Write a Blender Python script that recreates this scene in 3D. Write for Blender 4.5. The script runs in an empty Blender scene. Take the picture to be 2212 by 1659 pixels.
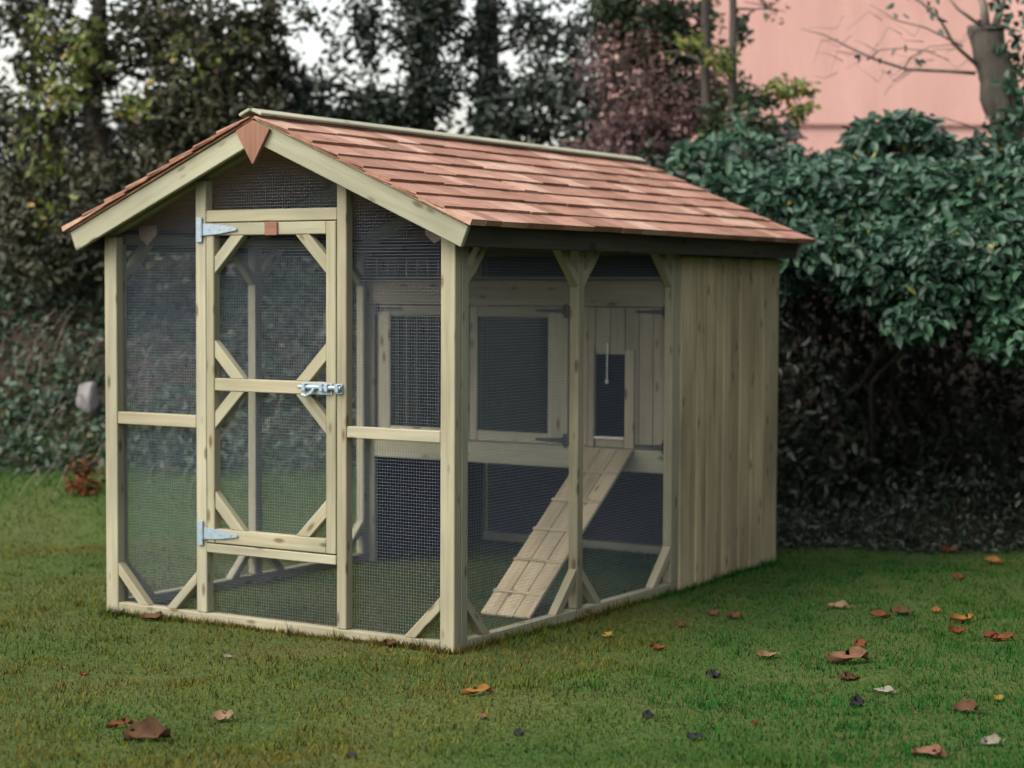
import bpy, bmesh, math, random
import numpy as np
from mathutils import Vector
random.seed(7)
RNG = np.random.default_rng(11)
C = bpy.context.scene.collection
SC = bpy.context.scene

# ------------------------------------------------------------------ camera
CAM = np.array([5.9344, -6.1234, 1.4142])
YAW, PITCH, ROLL = -0.5607, 0.0494, 0.0044
cy, sy = math.cos(YAW), math.sin(YAW)
FWD = np.array([sy*math.cos(PITCH), cy*math.cos(PITCH), -math.sin(PITCH)])
_r = np.array([cy, -sy, 0.0]); _u = np.cross(_r, FWD)
RGT = _r*math.cos(ROLL) + _u*math.sin(ROLL)
UPV = -_r*math.sin(ROLL) + _u*math.cos(ROLL)
camd = bpy.data.cameras.new('camera'); cam = bpy.data.objects.new('camera', camd); C.objects.link(cam)
from mathutils import Matrix
M = Matrix(((RGT[0], UPV[0], -FWD[0], CAM[0]), (RGT[1], UPV[1], -FWD[1], CAM[1]), (RGT[2], UPV[2], -FWD[2], CAM[2]), (0, 0, 0, 1)))
cam.matrix_world = M
camd.sensor_width = 36.0; camd.lens = 36*6124.7/3264
camd.dof.use_dof = True; camd.dof.focus_distance = 7.1; camd.dof.aperture_fstop = 1.9   # the phone focused a little short
camd.clip_start = 0.05; camd.clip_end = 500
SC.camera = cam

# ------------------------------------------------------------------ light
world = bpy.data.worlds.new('World'); SC.world = world; world.use_nodes = True
nt = world.node_tree; nt.nodes.clear()
SUN_EL, SUN_AZ = math.radians(48), math.radians(208)     # azimuth clockwise from +Y: light comes from the front left
sky = nt.nodes.new('ShaderNodeTexSky'); sky.sky_type = 'NISHITA'; sky.sun_disc = False
sky.sun_elevation = SUN_EL; sky.sun_rotation = SUN_AZ; sky.air_density = 1.6; sky.dust_density = 5.0; sky.ozone_density = 1.0
hsv = nt.nodes.new('ShaderNodeHueSaturation'); hsv.inputs['Saturation'].default_value = 0.35; hsv.inputs['Value'].default_value = 1.95   # overcast: grey-white sky
bg = nt.nodes.new('ShaderNodeBackground'); bg.inputs['Strength'].default_value = 0.15
wo = nt.nodes.new('ShaderNodeOutputWorld')
nt.links.new(sky.outputs[0], hsv.inputs['Color']); nt.links.new(hsv.outputs[0], bg.inputs[0]); nt.links.new(bg.outputs[0], wo.inputs[0])
sund = bpy.data.lights.new('sun', 'SUN'); sund.energy = 0.5; sund.angle = math.radians(40); sund.color = (1.0, 0.96, 0.88)
sun = bpy.data.objects.new('sun', sund); C.objects.link(sun)
_sd = Vector((math.sin(SUN_AZ)*math.cos(SUN_EL), math.cos(SUN_AZ)*math.cos(SUN_EL), math.sin(SUN_EL)))
sun.rotation_euler = _sd.to_track_quat('Z', 'Y').to_euler(); sun.location = (0, -10, 12)
SC.view_settings.view_transform = 'Standard'; SC.view_settings.look = 'None'
SC.view_settings.exposure = 0.5; SC.view_settings.gamma = 1.0
SC.cycles.caustics_refractive = False; SC.cycles.caustics_reflective = False; SC.cycles.max_bounces = 6; SC.cycles.diffuse_bounces = 3; SC.cycles.transparent_max_bounces = 6

# ------------------------------------------------------------------ coordinates
FH = np.array([sy, cy, 0.0]); RH = np.array([cy, -sy, 0.0])          # level forward / right of the garden axis
FPX = 6124.7*2212/3264
def at(x, y, depth):
    """garden point seen towards (x, y) of the photo, at a chosen distance along the view"""
    return CAM + depth*(FWD + RGT*(x-1106)/FPX - UPV*(y-829.5)/FPX)
def uz(u, Z, z):
    return np.array([CAM[0], CAM[1], 0]) + RH*u + FH*Z + np.array([0, 0, z])
def sstep(a, b, x):
    t = np.clip((x-a)/(b-a), 0, 1); return t*t*(3-2*t)
def bank_start(u):
    return 10.55 + 0.55*sstep(-1.9, -0.5, u) - 0.75*sstep(0.3, 1.7, u)
def height(u, Z):
    """ground height in garden axes: flat lawn, grass bank rising to an ivy slope on the left, gentle on the right"""
    u = np.asarray(u, float); Z = np.asarray(Z, float)
    d = Z - bank_start(u)
    left = 1 - sstep(-0.2, 1.4, u)
    lo = sstep(0, 1.5, d)*0.42 + sstep(1.1, 2.4, d)*0.95
    ro = sstep(0, 2.0, d)*0.2 + sstep(1.5, 3.2, d)*1.35
    w = 0.012*np.sin(u*2.3+Z*1.1)+0.010*np.sin(u*5.1-Z*3.7)+0.008*np.sin(Z*6.0+u)
    near = ((u > -2.2) & (u < 1.8) & (Z > 7.0) & (Z < 11.2))
    return lo*left + ro*(1-left) + w*np.where(near, .35, 1)
def ground(x, y):
    """point of the lawn seen towards (x, y) of the photo"""
    d = FWD + RGT*(x-1106)/FPX - UPV*(y-829.5)/FPX
    t = CAM[2]/-d[2] if d[2] < 0 else 20
    for _ in range(12):
        p = CAM + d*t; q = p - CAM
        h = float(height(q@RH, q@FH)); t = min((CAM[2]-h)/-d[2], 20)
    return CAM + d*t

# ------------------------------------------------------------------ materials
def newmat(name):
    m = bpy.data.materials.new(name); m.use_nodes = True
    n = m.node_tree.nodes; n.clear()
    o = n.new('ShaderNodeOutputMaterial'); b = n.new('ShaderNodeBsdfPrincipled')
    m.node_tree.links.new(b.outputs[0], o.inputs[0])
    return m, m.node_tree, b
def ramp(nt, stops):
    r = nt.nodes.new('ShaderNodeValToRGB'); e = r.color_ramp.elements
    while len(e) < len(stops): e.new(0.5)
    for i, (p, c) in enumerate(stops): e[i].position = p; e[i].color = (c[0], c[1], c[2], 1)
    return r
def noise(nt, scale, vec=None, detail=4, rough=.55):
    n = nt.nodes.new('ShaderNodeTexNoise'); n.inputs['Scale'].default_value = scale
    n.inputs['Detail'].default_value = detail; n.inputs['Roughness'].default_value = rough
    if vec is not None: nt.links.new(vec, n.inputs['Vector'])
    return n
def mix(nt, typ, fac, a, b):
    m = nt.nodes.new('ShaderNodeMix'); m.data_type = 'RGBA'; m.blend_type = typ
    for s, v in ((0, fac), (6, a), (7, b)):
        if hasattr(v, 'links'): nt.links.new(v, m.inputs[s])
        elif isinstance(v, (int, float)): m.inputs[s].default_value = v
        else: m.inputs[s].default_value = (v[0], v[1], v[2], 1)
    return m.outputs[2]
def mapping(nt, vec, scale):
    m = nt.nodes.new('ShaderNodeMapping'); m.inputs['Scale'].default_value = scale
    nt.links.new(vec, m.inputs['Vector']); return m.outputs[0]
def wood(name, dark, mid, light, knots=True, rough=.75, var=.35, stain=None):
    m, nt, b = newmat(name)
    a = nt.nodes.new('ShaderNodeAttribute'); a.attribute_name = 'grain'
    g = noise(nt, 1.0, mapping(nt, a.outputs['Vector'], (2.5, 55, 55)), 6, .6)
    r = ramp(nt, [(.25, dark), (.5, mid), (.75, light)]); nt.links.new(g.outputs[0], r.inputs[0])
    big = noise(nt, 1.0, mapping(nt, a.outputs['Vector'], (1.6, 6, 6)), 3)
    rr = ramp(nt, [(.3, (1-var,)*3), (.7, (1, 1, 1))]); nt.links.new(big.outputs[0], rr.inputs[0])
    col = mix(nt, 'MULTIPLY', 1.0, r.outputs[0], rr.outputs[0])
    isl = nt.nodes.new('ShaderNodeNewGeometry')
    ir = ramp(nt, [(0, (.72, .70, .66)), (.5, (1, .97, .93)), (1, (1.0, 1.0, .96))]); nt.links.new(isl.outputs['Random Per Island'], ir.inputs[0])
    oi = nt.nodes.new('ShaderNodeObjectInfo'); orr = ramp(nt, [(0, (.86, .84, .80)), (.35, (1, .97, .90)), (.7, (.97, .98, .97)), (1, (1.05, 1.04, 1.0))]); nt.links.new(oi.outputs['Random'], orr.inputs[0]); col = mix(nt, 'MULTIPLY', 1.0, col, orr.outputs[0])
    col = mix(nt, 'MULTIPLY', 1.0, col, ir.outputs[0])
    if stain:
        st = noise(nt, 1.0, mapping(nt, a.outputs['Vector'], (3.0, 9, 9)), 3)
        sr = ramp(nt, [(.55, (0, 0, 0)), (.72, (1, 1, 1))]); nt.links.new(st.outputs[0], sr.inputs[0])
        col = mix(nt, 'MIX', sr.outputs[0], col, stain)
    if knots:
        v = nt.nodes.new('ShaderNodeTexVoronoi'); v.inputs['Scale'].default_value = 1.0
        nt.links.new(mapping(nt, a.outputs['Vector'], (5.5, 15, 15)), v.inputs['Vector'])
        kr = ramp(nt, [(.09, (.36, .28, .21)), (.20, (1, 1, 1))]); nt.links.new(v.outputs['Distance'], kr.inputs[0])
        col = mix(nt, 'MULTIPLY', .85, col, kr.outputs[0])
    nt.links.new(col, b.inputs['Base Color']); b.inputs['Roughness'].default_value = rough
    b.inputs['Specular IOR Level'].default_value = .25
    bp = nt.nodes.new('ShaderNodeBump'); bp.inputs['Strength'].default_value = .25; bp.inputs['Distance'].default_value = .002
    nt.links.new(g.outputs[0], bp.inputs['Height']); nt.links.new(bp.outputs[0], b.inputs['Normal'])
    return m
PINE = wood('treated_pine', (0.2447, 0.2283, 0.1583), (0.3016, 0.2884, 0.21), (0.3416, 0.3305, 0.2496))
PALE = wood('pale_green_pine', (0.2583, 0.2642, 0.1977), (0.3087, 0.3145, 0.2422), (0.3466, 0.3524, 0.2805))
CLAD = wood('cladding_pine', (0.3142, 0.2749, 0.1866), (0.4189, 0.3632, 0.2519), (0.4922, 0.432, 0.3079), var=.45)
NEST = wood('interior_pine', (0.2785, 0.259, 0.2007), (0.3604, 0.3296, 0.2547), (0.4095, 0.3767, 0.2933))
DIMCEDAR = wood('dimmed_cedar', (0.0936, 0.0629, 0.0507), (0.1296, 0.0888, 0.0741), (0.1656, 0.1184, 0.1014), knots=False)  # cedar with the dimness behind the mesh put into its colour, for the gussets
CEDAR = wood('cedar', (.20, .095, .065), (.26, .13, .095), (.32, .17, .13), knots=False)
def shingle_mat():
    m, nt, b = newmat('cedar_shingles')
    a = nt.nodes.new('ShaderNodeAttribute'); a.attribute_name = 'grain'
    isl = nt.nodes.new('ShaderNodeNewGeometry')
    r = ramp(nt, [(0, (0.2121, 0.1031, 0.06388)), (.3, (0.2687, 0.1374, 0.09181)), (.65, (0.3323, 0.1794, 0.1237)), (1, (0.4102, 0.2673, 0.1997))])
    nt.links.new(isl.outputs['Random Per Island'], r.inputs[0])
    g = noise(nt, 1.0, mapping(nt, a.outputs['Vector'], (3, 90, 90)), 5, .6)
    gr = ramp(nt, [(.3, (.72, .66, .62)), (.7, (1.1, 1.08, 1.06))]); nt.links.new(g.outputs[0], gr.inputs[0])
    tc = nt.nodes.new('ShaderNodeTexCoord'); w = noise(nt, 1.0, mapping(nt, tc.outputs['Object'], (26, 5, 26)), 3); wr = ramp(nt, [(.3, (.70, .66, .62)), (.55, (1, 1, 1)), (.75, (1.2, 1.2, 1.2))]); nt.links.new(w.outputs[0], wr.inputs[0])
    col = mix(nt, 'MULTIPLY', 1.0, r.outputs[0], gr.outputs[0]); col = mix(nt, 'MULTIPLY', .85, col, wr.outputs[0])
    nt.links.new(col, b.inputs['Base Color']); b.inputs['Roughness'].default_value = .7; b.inputs['Specular IOR Level'].default_value = .3
    bp = nt.nodes.new('ShaderNodeBump'); bp.inputs['Strength'].default_value = .35; bp.inputs['Distance'].default_value = .003
    nt.links.new(g.outputs[0], bp.inputs['Height']); nt.links.new(bp.outputs[0], b.inputs['Normal'])
    return m
SHINGLE = shingle_mat()
def metal(name, col, rough, met=.6, nz=.25):
    m, nt, b = newmat(name)
    tc = nt.nodes.new('ShaderNodeTexCoord'); n = noise(nt, 60, tc.outputs['Object'], 4)
    r = ramp(nt, [(.3, tuple(c*(1-nz) for c in col)), (.7, col)]); nt.links.new(n.outputs[0], r.inputs[0])
    nt.links.new(r.outputs[0], b.inputs['Base Color']); b.inputs['Metallic'].default_value = met; b.inputs['Roughness'].default_value = rough
    return m
GALV = metal('galvanised_steel', (0.275, 0.3432, 0.396), .45, .35)
WIRE = metal('galvanised_wire', (0.1632, 0.199, 0.2514), .55, 0.0)
BLACK = metal('black_ironmongery', (.018, .018, .022), .5, .2)
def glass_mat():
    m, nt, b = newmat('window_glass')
    b.inputs['Base Color'].default_value = (.42, .46, .52, 1); b.inputs['Roughness'].default_value = .06  # tint darkened to stand in for the unlit nest interior
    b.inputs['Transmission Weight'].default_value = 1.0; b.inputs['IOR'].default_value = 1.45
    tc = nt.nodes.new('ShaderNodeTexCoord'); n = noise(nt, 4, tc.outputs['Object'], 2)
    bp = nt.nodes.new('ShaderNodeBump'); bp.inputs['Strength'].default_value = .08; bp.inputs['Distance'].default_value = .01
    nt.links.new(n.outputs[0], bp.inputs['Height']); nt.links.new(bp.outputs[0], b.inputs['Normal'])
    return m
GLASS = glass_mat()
def leaf_mat(name, stops, rough=.45, trans=.2, spec=.4):
    m, nt, b = newmat(name)
    isl = nt.nodes.new('ShaderNodeNewGeometry')
    r = ramp(nt, stops); nt.links.new(isl.outputs['Random Per Island'], r.inputs[0])
    tc = nt.nodes.new('ShaderNodeTexCoord'); n = noise(nt, 2.2, tc.outputs['Object'], 3)
    nr = ramp(nt, [(.3, (.6, .62, .62)), (.7, (1.15, 1.1, 1.0))]); nt.links.new(n.outputs[0], nr.inputs[0])
    col = mix(nt, 'MULTIPLY', 1.0, r.outputs[0], nr.outputs[0])
    nt.links.new(col, b.inputs['Base Color']); b.inputs['Roughness'].default_value = rough; b.inputs['Specular IOR Level'].default_value = spec
    if trans:
        t = nt.nodes.new('ShaderNodeBsdfTranslucent'); nt.links.new(col, t.inputs['Color'])
        ms = nt.nodes.new('ShaderNodeMixShader'); ms.inputs[0].default_value = trans
        out = [x for x in nt.nodes if x.type == 'OUTPUT_MATERIAL'][0]
        nt.links.new(b.outputs[0], ms.inputs[1]); nt.links.new(t.outputs[0], ms.inputs[2]); nt.links.new(ms.outputs[0], out.inputs[0])
    return m
LAUREL = leaf_mat('laurel_leaf', [(0, (0.01383, 0.0387, 0.02434)), (.5, (0.02457, 0.06579, 0.03955)), (.9, (0.04223, 0.1006, 0.05932)), (.985, (0.05375, 0.1161, 0.06084)), (1, (0.2303, 0.2167, 0.03042))], .45, .12, .32)
IVY = leaf_mat('ivy_leaf', [(0, (0.01494, 0.03531, 0.01825)), (.45, (0.02376, 0.05716, 0.02808)), (.8, (0.03734, 0.07565, 0.0351)), (.93, (0.04753, 0.05884, 0.02457)), (1, (0.0679, 0.05212, 0.02527))], .5, .12)
BROWNLEAF = leaf_mat('autumn_tree_leaf', [(0, (0.02202, 0.02359, 0.01283)), (.4, (0.0354, 0.0381, 0.01853)), (.7, (0.0472, 0.05624, 0.02138)), (1, (0.06686, 0.05443, 0.02424))], .6, .15)
YELLOWLEAF = leaf_mat('yellow_green_leaf', [(0, (0.0728, 0.1073, 0.021)), (.5, (0.1183, 0.156, 0.0336)), (.8, (0.182, 0.195, 0.042)), (1, (0.2366, 0.156, 0.0336))], .55, .25)
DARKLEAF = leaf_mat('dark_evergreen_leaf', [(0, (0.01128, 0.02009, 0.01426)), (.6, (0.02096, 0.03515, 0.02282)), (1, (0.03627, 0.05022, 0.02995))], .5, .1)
PURPLELEAF = leaf_mat('purple_shrub_leaf', [(0, (0.07141, 0.03881, 0.04435)), (.6, (0.1349, 0.07623, 0.08039)), (1, (0.1904, 0.1109, 0.104))], .6, .15)
GREENLEAF = leaf_mat('fresh_green_leaf', [(0, (0.01302, 0.02821, 0.0147)), (.5, (0.02232, 0.04557, 0.0196)), (1, (0.0558, 0.08246, 0.0245))], .5, .25)
def bark(name, a, b2, sc=(14, 14, 3)):
    m, nt, b = newmat(name)
    tc = nt.nodes.new('ShaderNodeTexCoord'); n = noise(nt, 1, mapping(nt, tc.outputs['Object'], sc), 6, .65)
    r = ramp(nt, [(.3, a), (.7, b2)]); nt.links.new(n.outputs[0], r.inputs[0]); nt.links.new(r.outputs[0], b.inputs['Base Color'])
    b.inputs['Roughness'].default_value = .9
    bp = nt.nodes.new('ShaderNodeBump'); bp.inputs['Strength'].default_value = .7; bp.inputs['Distance'].default_value = .02
    nt.links.new(n.outputs[0], bp.inputs['Height']); nt.links.new(bp.outputs[0], b.inputs['Normal'])
    return m
BARK = bark('dark_bark', (0.0196, 0.01518, 0.0124), (0.0525, 0.04092, 0.03224))
GREYBARK = bark('grey_bark', (0.0204, 0.0192, 0.01392), (0.06936, 0.05952, 0.0435))
TWIG = bark('pale_twig', (.10, .08, .065), (.21, .17, .14))
def ground_mat():
    m, nt, b = newmat('lawn_ground')
    tc = nt.nodes.new('ShaderNodeTexCoord'); P = tc.outputs['Object']
    n = noise(nt, 1.1, P, 5); r = ramp(nt, [(.3, (0.03465, 0.0629, 0.01397)), (.55, (0.05775, 0.08122, 0.01995)), (.75, (0.07161, 0.07603, 0.02593))]); nt.links.new(n.outputs[0], r.inputs[0])
    f = noise(nt, 60, P, 3); fr = ramp(nt, [(.3, (.5, .5, .5)), (.7, (1.1, 1.1, 1.1))]); nt.links.new(f.outputs[0], fr.inputs[0])
    g = mix(nt, 'MULTIPLY', 1, r.outputs[0], fr.outputs[0])
    a = nt.nodes.new('ShaderNodeAttribute'); a.attribute_name = 'soil'
    s = noise(nt, 14, P, 5); sr = ramp(nt, [(.3, (.018, .014, .011)), (.7, (.05, .038, .028))]); nt.links.new(s.outputs[0], sr.inputs[0])
    col = mix(nt, 'MIX', a.outputs['Fac'], g, sr.outputs[0])
    nt.links.new(col, b.inputs['Base Color']); b.inputs['Roughness'].default_value = 1; b.inputs['Specular IOR Level'].default_value = .1
    bp = nt.nodes.new('ShaderNodeBump'); bp.inputs['Strength'].default_value = .6; bp.inputs['Distance'].default_value = .02
    nt.links.new(f.outputs[0], bp.inputs['Height']); nt.links.new(bp.outputs[0], b.inputs['Normal'])
    return m
GROUND = ground_mat()
def grass_mat():
    m, nt, b = newmat('grass_blade')
    tc = nt.nodes.new('ShaderNodeTexCoord'); P = tc.outputs['Object']
    n = noise(nt, .85, P, 3, .5)
    a = nt.nodes.new('ShaderNodeAttribute'); a.attribute_name = 'lush'
    ad = nt.nodes.new('ShaderNodeMath'); ad.operation = 'ADD'; n2 = noise(nt, 4.5, P, 3, .6); mm = nt.nodes.new('ShaderNodeMix'); mm.inputs[0].default_value = .4; nt.links.new(n.outputs[0], mm.inputs[2]); nt.links.new(n2.outputs[0], mm.inputs[3]); nt.links.new(mm.outputs[0], ad.inputs[0]); nt.links.new(a.outputs['Fac'], ad.inputs[1])
    r = ramp(nt, [(.20, (0.088, 0.06324, 0.0164)), (.38, (0.07, 0.06936, 0.01025)), (.60, (0.024, 0.06324, 0.0082)), (.88, (0.0075, 0.05916, 0.00902))]); nt.links.new(ad.outputs[0], r.inputs[0])
    isl = nt.nodes.new('ShaderNodeNewGeometry')
    ir = ramp(nt, [(0, (.55, .58, .55)), (.6, (1, 1, 1)), (.9, (1.3, 1.25, 1.2)), (1, (1.9, 1.6, 1.4))]); nt.links.new(isl.outputs['Random Per Island'], ir.inputs[0])
    col = mix(nt, 'MULTIPLY', 1, r.outputs[0], ir.outputs[0])
    nt.links.new(col, b.inputs['Base Color']); b.inputs['Roughness'].default_value = .9; b.inputs['Specular IOR Level'].default_value = .04
    return m
GRASS = grass_mat()
def render_mat():
    m, nt, b = newmat('salmon_render')
    tc = nt.nodes.new('ShaderNodeTexCoord'); P = tc.outputs['Object']
    n = noise(nt, .7, P, 5); r = ramp(nt, [(.3, (0.504, 0.2835, 0.2385)), (.7, (0.567, 0.3285, 0.279))]); nt.links.new(n.outputs[0], r.inputs[0])
    nt.links.new(r.outputs[0], b.inputs['Base Color']); b.inputs['Roughness'].default_value = .95
    st = noise(nt, 1, mapping(nt, P, (2.2, 2.2, .35)), 5, .65); sr = ramp(nt, [(.35, (.86, .85, .84)), (.62, (1.03, 1.03, 1.04))]); nt.links.new(st.outputs[0], sr.inputs[0]); nt.links.new(mix(nt, 'MULTIPLY', 1, r.outputs[0], sr.outputs[0]), b.inputs['Base Color'])
    f = noise(nt, 45, P, 4); bp = nt.nodes.new('ShaderNodeBump'); bp.inputs['Strength'].default_value = .5; bp.inputs['Distance'].default_value = .02
    nt.links.new(f.outputs[0], bp.inputs['Height']); nt.links.new(bp.outputs[0], b.inputs['Normal'])
    return m
RENDERED = render_mat()
def plain(name, c1, c2, sc, rough=.85):
    m, nt, b = newmat(name)
    tc = nt.nodes.new('ShaderNodeTexCoord'); n = noise(nt, sc, tc.outputs['Object'], 5)
    r = ramp(nt, [(.3, c1), (.7, c2)]); nt.links.new(n.outputs[0], r.inputs[0]); nt.links.new(r.outputs[0], b.inputs['Base Color'])
    b.inputs['Roughness'].default_value = rough; return m
NESTSHADE = plain('painted_nest_shade', (.014, .014, .018), (.026, .026, .032), 7)  # near-black colour that stands in for the shade under and inside the nest
SLATE = plain('roof_slate', (.05, .05, .055), (.10, .10, .11), 6)
STONE = plain('pale_stone', (0.11, 0.099, 0.099), (0.187, 0.1705, 0.1705), 9)
CORD = plain('pale_cord', (.45, .45, .45), (.6, .6, .6), 40)

# ------------------------------------------------------------------ mesh helpers
WLOC = {}                                    # object -> world location of its origin
class MB:
    def __init__(s): s.v = []; s.f = []; s.g = []
    def _add(s, verts, faces, grain):
        o = len(s.v); s.v += verts; s.g += grain; s.f += [[i+o for i in f] for f in faces]
    def _bm(s, bm, axis, bev):
        if bev: bmesh.ops.bevel(bm, geom=bm.edges[:], offset=bev, segments=1, affect='EDGES', clamp_overlap=True)
        bmesh.ops.recalc_face_normals(bm, faces=bm.faces[:])
        bm.verts.index_update()
        a = Vector(axis).normalized(); t = a.orthogonal().normalized(); b = a.cross(t)
        off = Vector((random.uniform(-50, 50), random.uniform(-5, 5), random.uniform(-5, 5)))
        s._add([tuple(v.co) for v in bm.verts], [[v.index for v in f.verts] for f in bm.faces],
               [(v.co.dot(a)+off.x, v.co.dot(t)+off.y, v.co.dot(b)+off.z) for v in bm.verts])
        bm.free()
    def box(s, x0, x1, y0, y1, z0, z1, axis=None, bev=.003):
        bm = bmesh.new(); vs = [bm.verts.new((x, y, z)) for x in (x0, x1) for y in (y0, y1) for z in (z0, z1)]
        for q in ((0, 1, 3, 2), (4, 6, 7, 5), (0, 4, 5, 1), (2, 3, 7, 6), (0, 2, 6, 4), (1, 5, 7, 3)): bm.faces.new([vs[i] for i in q])
        if axis is None:
            d = (x1-x0, y1-y0, z1-z0); k = d.index(max(d)); axis = [0, 0, 0]; axis[k] = 1
        s._bm(bm, axis, bev); return s
    def prism(s, poly, ext, axis, bev=.003):
        bm = bmesh.new(); e = Vector(ext)
        a = [bm.verts.new(p) for p in poly]; b = [bm.verts.new(Vector(p)+e) for p in poly]; n = len(poly)
        bm.faces.new(a[::-1]); bm.faces.new(b)
        for i in range(n): bm.faces.new((a[i], a[(i+1) % n], b[(i+1) % n], b[i]))
        s._bm(bm, axis, bev); return s
    def tube(s, pts, rad, n=6, cap=True):
        pts = [np.array(p, float) for p in pts]; k = len(pts); vs = []; fs = []; gr = []
        if not hasattr(rad, '__len__'): rad = [rad]*k
        L = 0; off = random.uniform(0, 50)
        for i, p in enumerate(pts):
            t = pts[min(i+1, k-1)]-pts[max(i-1, 0)]; t = t/(np.linalg.norm(t)+1e-9)
            a = np.cross(t, (0.31, .22, .92)); a /= np.linalg.norm(a)+1e-9; b = np.cross(t, a)
            if i: L += np.linalg.norm(p-pts[i-1])
            for j in range(n):
                w = 2*math.pi*j/n; vs.append(tuple(p+rad[i]*(a*math.cos(w)+b*math.sin(w)))); gr.append((L+off, rad[i]*math.cos(w), rad[i]*math.sin(w)))
            if i:
                for j in range(n): fs.append([(i-1)*n+j, (i-1)*n+(j+1) % n, i*n+(j+1) % n, i*n+j])
        if cap: fs.append(list(range(n))[::-1]); fs.append([(k-1)*n+j for j in range(n)])
        s._add(vs, fs, gr); return s
    def build(s, name, mat, parent=None, smooth=False):
        v = np.array(s.v, float); c = (v.min(0)+v.max(0))/2
        if parent is None: c = np.array([c[0], c[1], v[:, 2].min()])
        me = bpy.data.meshes.new(name); me.from_pydata([tuple(p) for p in v-c], [], s.f); me.materials.append(mat)
        at_ = me.attributes.new('grain', 'FLOAT_VECTOR', 'POINT'); at_.data.foreach_set('vector', np.array(s.g, float).ravel())
        if smooth: me.polygons.foreach_set('use_smooth', [True]*len(me.polygons))
        return link(name, me, c, parent)
def link(name, me, wloc, parent=None):
    o = bpy.data.objects.new(name, me); C.objects.link(o); WLOC[o.name] = np.array(wloc, float)
    if parent is not None:
        o.parent = parent; o.location = tuple(np.array(wloc)-WLOC[parent.name])
    else: o.location = tuple(wloc)
    return o
def thing(name, label, cat, loc, group=None):
    return tag(link(name, None, loc), label, cat, group)
def tag(o, label, cat, group=None, kind=None):
    if label: o['label'] = label
    if cat: o['category'] = cat
    if group: o['group'] = group
    if kind: o['kind'] = kind
    return o
def raw_mesh(name, V, loops, starts, mat, parent=None, smooth=False, centre=None, attrs=None):
    """fast mesh from numpy arrays; V in world coordinates"""
    V = np.asarray(V, float); c = np.array(centre if centre is not None else ((V.min(0)+V.max(0))/2), float)
    me = bpy.data.meshes.new(name); me.vertices.add(len(V)); me.vertices.foreach_set('co', (V-c).ravel())
    me.loops.add(len(loops)); me.loops.foreach_set('vertex_index', np.asarray(loops, np.int32))
    me.polygons.add(len(starts)); me.polygons.foreach_set('loop_start', np.asarray(starts, np.int32))
    if smooth: me.polygons.foreach_set('use_smooth', np.ones(len(starts), bool))
    me.update(calc_edges=True); me.validate(); me.materials.append(mat)
    for k, a in (attrs or {}).items():
        t = me.attributes.new(k, 'FLOAT', 'POINT'); t.data.foreach_set('value', np.asarray(a, float))
    return link(name, me, c, parent)
def unit(a): return a/(np.linalg.norm(a, axis=1, keepdims=True)+1e-9)
def leaves(name, P, size, mat, parent=None, normal=None, spread=1.0, droop=.3, ratio=.5, centre=None):
    """one small folded leaf (two quads about a midrib) at each point of P"""
    n = len(P); P = np.asarray(P, float)
    s = RNG.uniform(size[0], size[1], n)[:, None]
    nr = RNG.normal(size=(n, 3))
    nrm = unit(nr if normal is None else np.asarray(normal)+spread*nr)
    d = RNG.normal(size=(n, 3)); d[:, 2] -= droop*1.5
    d = unit(d - nrm*(d*nrm).sum(1, keepdims=True)); w = np.cross(nrm, d)
    hw = s*ratio/2; cup = nrm*s*.10
    V = np.stack([P, P+d*s*.33+w*hw+cup, P+d*s*.72+w*hw*.75+cup*.8, P+d*s-nrm*s*.12, P+d*s*.72-w*hw*.75+cup*.8, P+d*s*.33-w*hw+cup], 1).reshape(-1, 3)
    b = np.arange(n)[:, None]*6
    L = (b+np.array([[0, 1, 2, 3, 0, 3, 4, 5]])).ravel()
    return raw_mesh(name, V, L, np.arange(2*n)*4, mat, parent, centre=centre)
def ellipsoid(n, c, r, shell=.0):
    """n points in an ellipsoid whose axes are right, forward, up"""
    d = unit(RNG.normal(size=(n, 3))); q = (shell+(1-shell)*RNG.random(n))**(1/2.2)
    e = d*q[:, None]*np.array(r)
    return np.array(c)+e[:, :1]*RH+e[:, 1:2]*FH+e[:, 2:]*np.array([0, 0, 1])

# ================================================================== GROUND
def make_ground():
    ua = np.concatenate([np.linspace(-90, -6, 22)[:-1], np.arange(-6, 7, .12), np.linspace(7, 90, 22)])
    za = np.concatenate([np.linspace(-60, 2, 20)[:-1], np.arange(2, 17, .12), np.linspace(17, 160, 30)])
    U, Z = np.meshgrid(ua, za, indexing='ij'); H = height(U, Z)
    V = np.array([CAM[0], CAM[1], 0])+U[..., None]*RH+Z[..., None]*FH+H[..., None]*np.array([0, 0, 1])
    nu, nz = U.shape; i = np.arange(nu*nz).reshape(nu, nz)
    L = np.stack([i[:-1, :-1], i[1:, :-1], i[1:, 1:], i[:-1, 1:]], -1).reshape(-1)
    d = Z-bank_start(U); left = 1-sstep(-.2, 1.4, U)
    soil = np.clip(left*sstep(1.0, 1.7, d)+(1-left)*sstep(-.25, .35, d), 0, 1)
    o = raw_mesh('lawn', V.reshape(-1, 3), L, np.arange(len(L)//4)*4, GROUND, smooth=True, centre=(0, 0, 0), attrs={'soil': soil.ravel()})
    tag(o, None, None, kind='structure')
make_ground()
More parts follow.
